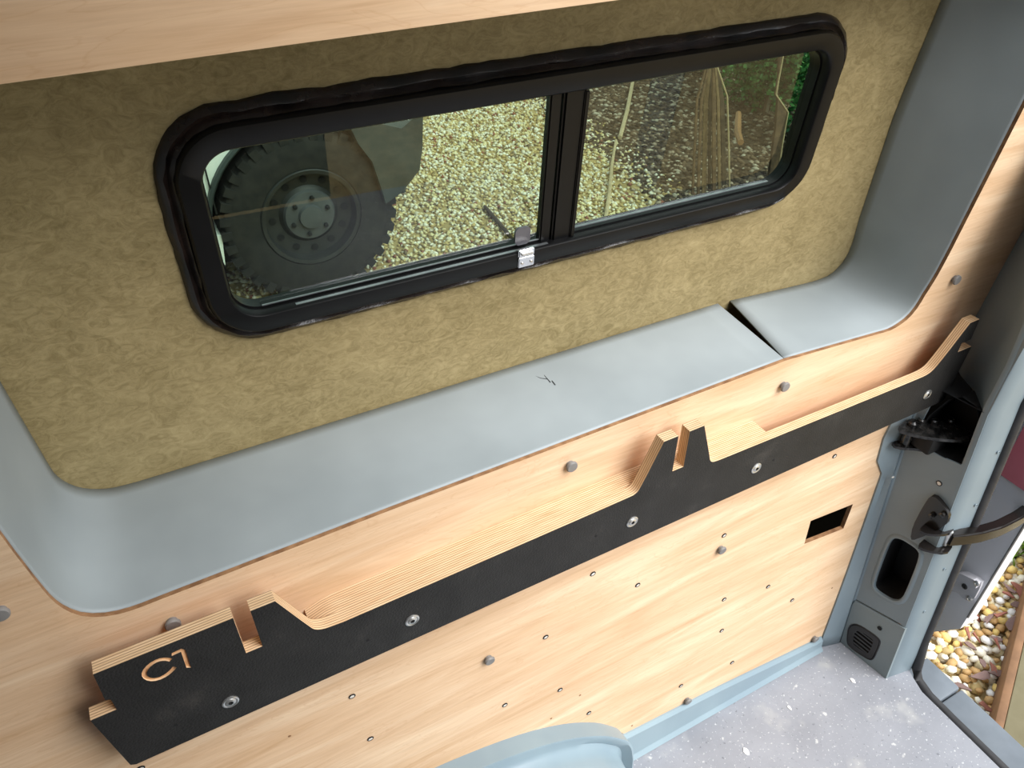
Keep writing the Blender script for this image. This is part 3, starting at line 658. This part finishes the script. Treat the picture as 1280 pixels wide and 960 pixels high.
dpoly('bracket_plate', [(1204, 711), (1231, 724), (1229, 732), (1219, 750), (1208, 747), (1200, 738), (1190, 737), (1197, 722)], .010, .010, silver)
dpoly('bracket_top', [(1203, 710), (1231, 723), (1226, 733), (1198, 722)], .022, .012, silver)
for px, py in ((1206, 733), (1221, 729), (1212, 748)):
    P = onX(px, py, DX - (.022 if py < 740 else .010)); lathe('bolt', [(.007, 0), (.007, .002), (.004, .003), (.003, .001), (0, .001)], facing(P, (-1, 0, 0)), M['zinc'] if py != 733 else M['rubber'], hp, 14)

# ================================================================== flakes of paint on the floor
for px, py, s in ((933, 940, .011), (987, 885, .007), (1066, 851, .009)):
    P = onZ(px, py, 0); bm = bmesh.new(); n = 9
    top = [bm.verts.new(P + Vector((math.cos(2 * math.pi * k / n) * s * random.uniform(.35, .6), math.sin(2 * math.pi * k / n) * s * random.uniform(.7, 1.), .0016))) for k in range(n)]
    bot = [bm.verts.new(v.co - Vector((0, 0, .0014))) for v in top]
    bm.faces.new(top); bm.faces.new(bot[::-1])
    for k in range(n): bm.faces.new((top[k], bot[k], bot[(k + 1) % n], top[(k + 1) % n]))
    tag(bm_obj('paint_flake', bm, mottled('white_flake', sr(232, 232, 230), sr(244, 244, 242), 30, .5)), 'small white flake lying on the grey vinyl floor', 'flake', 'white flakes on the floor')

# ================================================================== OUTSIDE
GZ = -.62
o = panel('ground', [(-8, -9), (14, -9), (14, 14), (-8, 14)], [], lambda u, v: Vector((u, v, GZ)), (0, 0, -.05), M['ground']); tag(o, 'sandy gravel ground outside the van', 'ground', kind='structure')
OCT_V = np.array([(1, 0, 0), (-1, 0, 0), (0, 1, 0), (0, -1, 0), (0, 0, 1), (0, 0, -1)], float); OCT_F = np.array([(0, 2, 4), (2, 1, 4), (1, 3, 4), (3, 0, 4), (2, 0, 5), (1, 2, 5), (3, 1, 5), (0, 3, 5)])
_t = (1 + 5 ** .5) / 2
ICO_V = np.array([(-1, _t, 0), (1, _t, 0), (-1, -_t, 0), (1, -_t, 0), (0, -1, _t), (0, 1, _t), (0, -1, -_t), (0, 1, -_t), (_t, 0, -1), (_t, 0, 1), (-_t, 0, -1), (-_t, 0, 1)]) / 1.9
ICO_F = np.array([(0, 11, 5), (0, 5, 1), (0, 1, 7), (0, 7, 10), (0, 10, 11), (1, 5, 9), (5, 11, 4), (11, 10, 2), (10, 7, 6), (7, 1, 8), (3, 9, 4), (3, 4, 2), (3, 2, 6), (3, 6, 8), (3, 8, 9), (4, 9, 5), (2, 4, 11), (6, 2, 10), (8, 6, 7), (9, 8, 1)])
def scatter(name, xy, size, flat, mat, V0, F0, zoff=.0, smooth=True):
    n = len(xy); nv = len(V0); s = size[:, None, None] * rng.uniform(.7, 1.3, (n, 1, 3)); s[:, :, 2] *= flat
    V = V0[None] * s * rng.uniform(.85, 1.15, (n, nv, 1)); a = rng.uniform(0, 6.283, n); t = rng.uniform(-.4, .4, n)
    ca, sa = np.cos(a)[:, None], np.sin(a)[:, None]; x = V[..., 0] * ca - V[..., 1] * sa; y = V[..., 0] * sa + V[..., 1] * ca; z = V[..., 2] + x * np.tan(t)[:, None] * .5
    P = np.stack([x + xy[:, 0:1], y + xy[:, 1:2], z + GZ + zoff + size[:, None] * flat * .45], -1).reshape(-1, 3)
    F = (F0[None] + (np.arange(n) * nv)[:, None, None]).reshape(-1, 3)
    me = bpy.data.meshes.new(name); me.vertices.add(len(P)); me.vertices.foreach_set('co', P.ravel()); me.loops.add(F.size); me.loops.foreach_set('vertex_index', F.ravel().astype(np.int32))
    me.polygons.add(len(F)); me.polygons.foreach_set('loop_start', np.arange(0, F.size, 3, dtype=np.int32)); me.update(calc_edges=True)
    return link(name, me, mat, None, smooth)
def mulchness(x, y): return (x - (3.05 + .14 * (y - 3))) / .5      # 0..1 across the edge of the gravel
n = 52000; xy = np.stack([rng.uniform(-.9, 4.2, n), rng.uniform(2.35, 7.2, n)], -1)
keep = rng.uniform(-.2, 1, n) > mulchness(xy[:, 0], xy[:, 1]); xy = xy[keep]
o = scatter('gravel', xy, rng.uniform(.011, .021, len(xy)), .7, M['gravel'], OCT_V, OCT_F); tag(o, 'yellow and white gravel spread between the van and the parked car', 'gravel', kind='stuff')
n = 30000; xy = np.stack([rng.uniform(2.6, 7.5, n), rng.uniform(1.8, 6.8, n)], -1); keep = rng.uniform(.1, 1, n) < mulchness(xy[:, 0], xy[:, 1]); xy = xy[keep]
o = scatter('bark_mulch', xy, rng.uniform(.016, .034, len(xy)), .4, M['mulch'], OCT_V, OCT_F, smooth=False); tag(o, 'dark bark mulch beside the gravel in front of the bushes', 'mulch', kind='stuff')
o = panel('planting_bed', [(3.1, 1.6), (8.5, 1.6), (8.5, 7.2), (3.7, 7.2)], [], lambda u, v: Vector((u, v, GZ + .004)), (0, 0, -.003), M['soil']); tag(o, 'dark soil bed under the bark mulch', 'soil', kind='structure')
n = 9000; xy = np.stack([rng.uniform(1.46, 3.8, n), rng.uniform(-1.1, 1.0, n)], -1)
o = scatter('coarse_gravel', xy, rng.uniform(.012, .024, len(xy)), .7, M['gravel'], ICO_V, ICO_F); tag(o, 'coarse yellow gravel on the ground behind the open rear door', 'gravel', kind='stuff')

pebble_mats = [mottled('pebble_' + nm, a, b, 14, .6, .1) for nm, a, b in (('cream', sr(236, 226, 196), sr(248, 244, 232)), ('yellow', sr(226, 190, 100), sr(240, 214, 140)), ('white', sr(240, 238, 232), sr(250, 250, 248)), ('amber', sr(180, 136, 82), sr(212, 176, 118)))]
def ico_mesh(name, sx, sy, sz, mat, seed):
    r = np.random.default_rng(seed); bm = bmesh.new(); bmesh.ops.create_icosphere(bm, subdivisions=1, radius=1)
    for v in bm.verts: v.co *= r.uniform(.85, 1.12); v.co = Vector((v.co.x * sx, v.co.y * sy, v.co.z * sz))
    me = bpy.data.meshes.new(name); bm.to_mesh(me); bm.free(); me.materials.append(mat); me.polygons.foreach_set('use_smooth', [True] * len(me.polygons)); return me
pm = [ico_mesh('pebble', 1.1, .8, .55, pebble_mats[k % 4], k) for k in range(8)]
plabel = ['cream rounded pebble on the gravel behind the rear door', 'yellow rounded pebble on the gravel behind the rear door', 'white rounded pebble on the gravel behind the rear door', 'amber brown pebble on the gravel behind the rear door']
placed = []
for _try in range(6000):
    if len(placed) >= 230: break
    px, py = random.uniform(1150, 1290), random.uniform(700, 900)
    P = onZ(px, py, GZ)
    if any((P.x - q.x) ** 2 + (P.y - q.y) ** 2 < .026 ** 2 for q in placed): continue
    placed.append(P); k = random.randrange(8); me = pm[k]; s = random.uniform(.013, .023)
    o = bpy.data.objects.new('pebble', me); COL.objects.link(o); o.location = (P.x, P.y, GZ + .014 + s * .45); o.scale = (s, s, s); o.rotation_euler = (random.uniform(-.3, .3), random.uniform(-.3, .3), random.uniform(0, 6.28))
    tag(o, plabel[k % 4], 'pebble', ('cream', 'yellow', 'white', 'amber')[k % 4] + ' pebbles behind the door')
bark_m = [mottled('bark_chip_red', sr(134, 78, 66), sr(170, 112, 92), 30, .8, .4), mottled('bark_chip_grey', sr(112, 90, 88), sr(150, 122, 112), 30, .8, .4)]
def chip_mesh(seed, mat):
    r = random.Random(seed); bm = bmesh.new(); n = 7
    ang = sorted(r.uniform(0, 6.28) for _ in range(n)); top = [bm.verts.new((math.cos(a) * r.uniform(.8, 1.2), math.sin(a) * r.uniform(.35, .6), r.uniform(.10, .2))) for a in ang]; bot = [bm.verts.new((v.co.x * .92, v.co.y * .92, v.co.z - .2)) for v in top]
    bm.faces.new(top); bm.faces.new(bot[::-1])
    for k in range(n): bm.faces.new((top[k], bot[k], bot[(k + 1) % n], top[(k + 1) % n]))
    bmesh.ops.recalc_face_normals(bm, faces=bm.faces[:]); me = bpy.data.meshes.new('bark_chip'); bm.to_mesh(me); bm.free(); me.materials.append(mat); return me
cms = [chip_mesh(k, bark_m[k % 2]) for k in range(6)]
chip_px = [(1200, 757), (1212, 808), (1206, 795), (1245, 842), (1238, 836), (1252, 852), (1262, 745), (1270, 757), (1255, 772), (1266, 780), (1276, 770), (1240, 775), (1278, 748), (1228, 830), (1244, 808), (1202, 860), (1235, 885), (1262, 735), (1274, 738), (1246, 800), (1219, 800), (1225, 845)]
for k, (px, py) in enumerate(chip_px):
    P = onZ(px, py, GZ + .04); o = bpy.data.objects.new('bark_chip', cms[k % 6]); COL.objects.link(o); s = random.uniform(.022, .038); o.scale = (s, s, s); o.location = (P.x, P.y, GZ + .044); o.rotation_euler = (random.uniform(-.25, .25), random.uniform(-.25, .25), random.uniform(0, 6.28))
    tag(o, ('reddish bark chip lying on the pebbles behind the rear door', 'greyish bark chip lying on the pebbles behind the rear door')[k % 2], 'bark chip', ('reddish', 'greyish')[k % 2] + ' bark chips on the pebbles')
# grass tuft
gp = onZ(1272, 708, GZ); bm = bmesh.new()
for k in range(220):
    p = gp + Vector((random.gauss(.05, .05), random.gauss(.10, .04), 0)); h = random.uniform(.05, .12); a = random.uniform(0, 6.28); d = Vector((math.cos(a), math.sin(a), 0)); lean = Vector((random.gauss(0, .03), random.gauss(0, .03), 0))
    v = [bm.verts.new(q) for q in (p - d * .006, p + d * .006, p + lean + Vector((0, 0, h)))]; bm.faces.new(v)
tag(bm_obj('grass_tuft', bm, M['grass'], recalc=False), 'bright green tuft of grass by the bark chips', 'grass')
# timber board lying behind the step
A = onZ(1252, 893, GZ + .12); B = onZ(1290, 735, GZ + .12); dirn = (B - A); dirn.z = 0; dirn.normalize(); sd = Vector((dirn.y, -dirn.x, 0))
tb = empty('timber_sleeper', (A.x, A.y, GZ)); tag(tb, 'long pale timber sleeper with a brown edge lying on the gravel', 'timber')
mt = Matrix(((dirn.x, sd.x, 0, A.x), (dirn.y, sd.y, 0, A.y), (0, 0, 1, GZ), (0, 0, 0, 1)))
box('beam', (-.6, .014, .012), (1.1, .24, .118), mottled('weathered_timber', sr(112, 104, 76), sr(126, 118, 90), 9, .7, .1), tb, .004, mt)
box('edge_batten', (-.6, -.012, .012), (1.1, .013, .12), mottled('brown_batten', sr(112, 80, 52), sr(134, 98, 66), 12, .7, .1), tb, .003, mt)

# --- parked white car with dark cladding
WY = 3.18; WC = onY(390, 272, WY); WR = WC.z - GZ
car = empty('parked_car', (WC.x - 1.2, WY + .8, GZ)); tag(car, 'white off-road car with dark grey cladding parked on the gravel', 'car')
white = mottled('white_car_paint', sr(226, 232, 228), sr(236, 240, 238), 3, .3); clad = mottled('dark_cladding', sr(44, 52, 54), sr(58, 66, 68), 5, .5); tyre_m = mottled('tyre_rubber', sr(20, 20, 21), sr(40, 38, 36), 18, .85, .3); rim_m = mottled('dark_wheel', sr(30, 31, 32), sr(44, 45, 46), 10, .5); hub_m = mottled('grey_hub', sr(70, 72, 76), sr(82, 84, 88), 10, .5)
sm = lambda px, py: (onY(px, py, WY - .02).x, onY(px, py, WY - .02).z)
cx, cz = WC.x, WC.z
z_bot = -.30; z_mid = sm(285, 211)[1]; z_low = sm(270, 269)[1]; x_end = sm(532, 180)[0]
AR = WR + .05
def arch_cut(r, a0=-35, a1=215, n=18): return [(cx + r * math.cos(math.radians(a0 + (a1 - a0) * k / n)), cz + .02 + r * math.sin(math.radians(a0 + (a1 - a0) * k / n))) for k in range(n + 1)]
side = [(x_end - .06, z_mid + .10), (x_end - .12, .62), (x_end - .5, .74), (x_end - 1.5, .86), (x_end - 2.1, 1.32), (x_end - 4.2, 1.34), (x_end - 4.35, .5), (x_end - 4.35, z_low - .12), (cx - AR * .9, z_low - .12)] + [p for p in arch_cut(AR, 200, 20) ]
panel('body', side, [], lambda u, v: Vector((u, WY, v)), (0, 1.75, 0), white, car)
band = [(cx - AR * .98, z_mid), (cx - AR * 1.05, z_low), (x_end - 4.2, z_low), (x_end - 4.2, z_mid)]
panel('cladding_band', band, [], lambda u, v: Vector((u, WY - .012, v)), (0, .03, 0), clad, car)
box('cladding_seam', (sm(264, 240)[0] - .004, WY - .0125, z_low), (sm(264, 240)[0] + .004, WY - .01, z_mid + .3), M['dark'], car)
ringl = [[Vector((u, WY - w, v)) for u, v in arch_cut(r, 2, 182, 26)] for r, w in ((AR + .012, .0), (AR + .010, .025), (AR - .005, .03), (AR - .015, .02), (AR - .02, -.3))]
bm = bmesh.new(); R = [[bm.verts.new(p) for p in L] for L in ringl]
for a, b in zip(R, R[1:]):
    for k in range(len(a) - 1): bm.faces.new((a[k], a[k + 1], b[k + 1], b[k]))
autosmooth(bm_obj('wheel_arch_flare', bm, clad, car), 50)
bp = [sm(437, 160), sm(470, 152), sm(530, 146), sm(536, 150), sm(534, 190), sm(528, 216), sm(500, 238), sm(480, 252), sm(474, 232), sm(463, 200), sm(446, 178)]
panel('bumper', [(u, v) for u, v in bp], [], lambda u, v: Vector((u, WY - .05 + max(0, u - (x_end - .15)) * .6, v)), (0, 1.7, 0), clad, car, grid=(.06, .06))
box('windscreen', (x_end - 2.05, WY + .15, .92), (x_end - 1.75, WY + 1.6, 1.2), M['tab'], car)
box('underbody', (x_end - 4.1, WY + .25, -.42), (x_end - .3, WY + 1.5, .1), M['dark'], car)
def wheel(x, y):
    w = empty('wheel', (x, y, cz)); w.parent = car; w.matrix_parent_inverse = car.matrix_world.inverted()
    mtx = facing((x, y, cz), (0, -1, 0)); r = WR
    lathe('tyre', [(r * .56, -.20), (r * .8, -.23), (r * .95, -.22), (r, -.18), (r, -.04), (r * .95, .0), (r * .88, .012), (r * .7, .016), (r * .58, .008), (r * .56, -.02)], mtx, tyre_m, w, 64, 30)
    bm = bmesh.new()
    for k in range(36):
        a = 2 * math.pi * k / 36; c, s = math.cos(a), math.sin(a); t = Vector((-s, 0, c)); rd = Vector((c, 0, s)); ctr_ = Vector((x, y, cz)) + rd * (r * .975)
        mm = Matrix(((rd.x, 0, t.x, ctr_.x), (0, 1, 0, ctr_.y), (rd.z, 0, t.z, ctr_.z), (0, 0, 0, 1)))
        bm_box(bm, (-.04, -.012, -.022), (.014, .10, .022), mm)
    bm_obj('tread', bm, tyre_m, w)
    lathe('rim', [(r * .58, .0), (r * .56, .012), (r * .52, .008), (r * .50, -.05), (r * .34, -.06), (r * .30, -.045)], mtx, rim_m, w, 48, 30)
    lathe('hub', [(r * .30, -.046), (r * .28, -.03), (r * .14, -.022), (r * .13, .0), (r * .06, .004), (0, .004)], mtx, hub_m, w, 48, 30)
    for k in range(6):
        a = 2 * math.pi * k / 6 + .3; lathe('wheel_nut', [(.012, -.03), (.012, -.012), (.006, -.008), (0, -.008)], facing((x + math.cos(a) * r * .215, y, cz + math.sin(a) * r * .215), (0, -1, 0)), M['dark'], w, 8)
    for k in range(12):
        a = 2 * math.pi * k / 12; lathe('rim_slot', [(.020, -.052), (.020, -.049), (0, -.049)], facing((x + math.cos(a) * r * .42, y, cz + math.sin(a) * r * .42), (0, -1, 0)), M['dark'], w, 10)
wheel(cx, WY); wheel(cx - 2.6, WY)

# --- shrubs
def shrub(name, c, rad, h, nleaf, label, trunks=3):
    s = empty(name, (c[0], c[1], GZ)); tag(s, label, 'shrub', 'shrubs behind the bark bed')
    pos = []; V = []; F = []
    for k in range(nleaf):
        a = random.uniform(0, 6.283); rr = math.sqrt(random.random()); zz = random.uniform(0, 1)
        cl = .75 + .25 * math.sin(5 * a + 9 * zz)
        p = Vector((c[0] + rad * rr * cl * math.cos(a), c[1] + rad * rr * cl * math.sin(a), GZ + .12 + h * zz + .1 * math.sin(7 * a)))
        d = Vector((random.gauss(0, 1), random.gauss(0, 1), random.gauss(-.2, .5))).normalized(); t = d.cross(Vector((random.gauss(0, 1), random.gauss(0, 1), random.gauss(0, 1)))).normalized(); L = random.uniform(.025, .055); W_ = L * .42
        b = len(V); V += [tuple(p), tuple(p + d * L * .5 + t * W_), tuple(p + d * L), tuple(p + d * L * .5 - t * W_)]; F.append((b, b + 1, b + 2, b + 3))
    me = bpy.data.meshes.new('foliage'); me.from_pydata(V, [], F); link('foliage', me, M['leaf'], s)
    for k in range(trunks):
        a = random.uniform(0, 6.28); q = Vector((c[0] + math.cos(a) * rad * .3, c[1] + math.sin(a) * rad * .3, GZ)); tube('stem', [q, q + Vector((random.gauss(0, .05), random.gauss(0, .05), h * .5)), q + Vector((random.gauss(0, .15), random.gauss(0, .15), h * .9))], [.03, .022, .01], M['mulch'], s, 7)
for px, py, rad, h, nl, lab in ((1042, 182, .42, 1.3, 15000, 'bright green leafy shrub beside the tall jagged board'), (958, 134, .42, 1.1, 11000, 'green shrub between the dry palm and the jagged board'), (1060, 92, .62, 1.6, 14000, 'dense green shrub growing past the tall jagged board'), (898, 88, .5, 1.2, 9000, 'dark green shrub behind the dry palm fronds')):
    P = onZ(px, py, GZ); shrub('shrub', (P.x, P.y), rad, h, nl, lab)

# --- upright board standing in for a reflection in the glass; palm and sticks
bw = mottled('dark_board', sr(60, 46, 34), sr(96, 74, 54), 22, .7, .2); bl = mottled('pale_board_edge', sr(178, 158, 124), sr(196, 176, 142), 30, .6)
def board(name, left_px, right_px, basepx, label):
    Y = onZ(*basepx, GZ).y
    Lp = [onY(*p, Y) for p in left_px]; Rp = [onY(*p, Y) for p in right_px]
    e = empty(name, onZ(*basepx, GZ)); tag(e, label, 'board')
    poly = [(p.x, p.z) for p in Lp] + [(p.x, p.z) for p in Rp[::-1]]
    panel('board_face', poly, [], lambda u, v: Vector((u, Y, v)), (0, .02, 0), bw, e)
    tube('pale_edge', Rp, .006, bl, e, 6)
fp = onZ(893, 246, GZ); dry = empty('dry_palm', fp); tag(dry, 'dry brown palm fronds hanging straight down to the bark', 'plant')
frond_m = [mottled('dry_frond_%d' % k, a_, b_, 30, .7, .2) for k, (a_, b_) in enumerate(((sr(74, 56, 40), sr(110, 84, 60)), (sr(104, 84, 60), sr(140, 114, 84)), (sr(50, 40, 30), sr(84, 66, 48))))]
for k, (tx, bx, by, w_) in enumerate(((890, 873, 247, 1.6), (891, 880, 250, 2.4), (891, 887, 248, 1.4), (892, 893, 247, 2.2), (893, 900, 246, 1.6), (894, 906, 243, 2.4), (889, 866, 244, 1.2))):
    Yk = fp.y + .05 * (k % 3); mid = (tx + (bx - tx) * .75, 125)
    Lp = [onY(tx - w_ * .4, 62, Yk), onY(mid[0] - w_, mid[1], Yk), onY(bx - w_, by, Yk)]; Rp = [onY(tx + w_ * .4, 62, Yk), onY(mid[0] + w_, mid[1], Yk), onY(bx + w_, by, Yk)]
    panel('frond', [(p.x, p.z) for p in Lp] + [(p.x, p.z) for p in Rp[::-1]], [], lambda u, v, Yk=Yk: Vector((u, Yk, v)), (0, .008, 0), frond_m[k % 3], dry)
tube('pale_rib', [onY(px, py, fp.y - .01) for px, py in ((912, 240), (911, 180), (909, 120), (897, 85), (893, 60))], .006, bl, dry, 6)
board('reflection_board', [(961, 225), (970, 160), (973, 118), (976, 40)], [(972, 222), (978, 180), (985, 140), (970, 118), (986, 30)], (963, 224), 'tall dark board shape with a jagged pale edge, standing in for a window reflection')
def stick(pts, r, mat, label, z=.03):
    tag(tube('stick', [onZ(px, py, GZ + z) for px, py in pts], r, mat, None, 7), label, 'stick')
stick([(756, 280), (762, 240), (765, 205), (770, 175)], [.014, .014, .012, .010], bl, 'pale forked stick lying where gravel meets bark')
stick([(775, 172), (784, 138), (792, 96)], [.018, .018, .017], bl, 'pale straight stick lying on the dark bark')
stick([(606, 258), (625, 280), (640, 298)], [.012, .014, .012], M['soil'], 'thin dark twig lying on the gravel')
stick([(923, 142), (922, 165), (926, 178)], [.022, .026, .022], mottled('orange_wood', sr(140, 100, 66), sr(158, 116, 80), 12, .6), 'short orange wood offcut between the dry palm and the jagged board', .3)
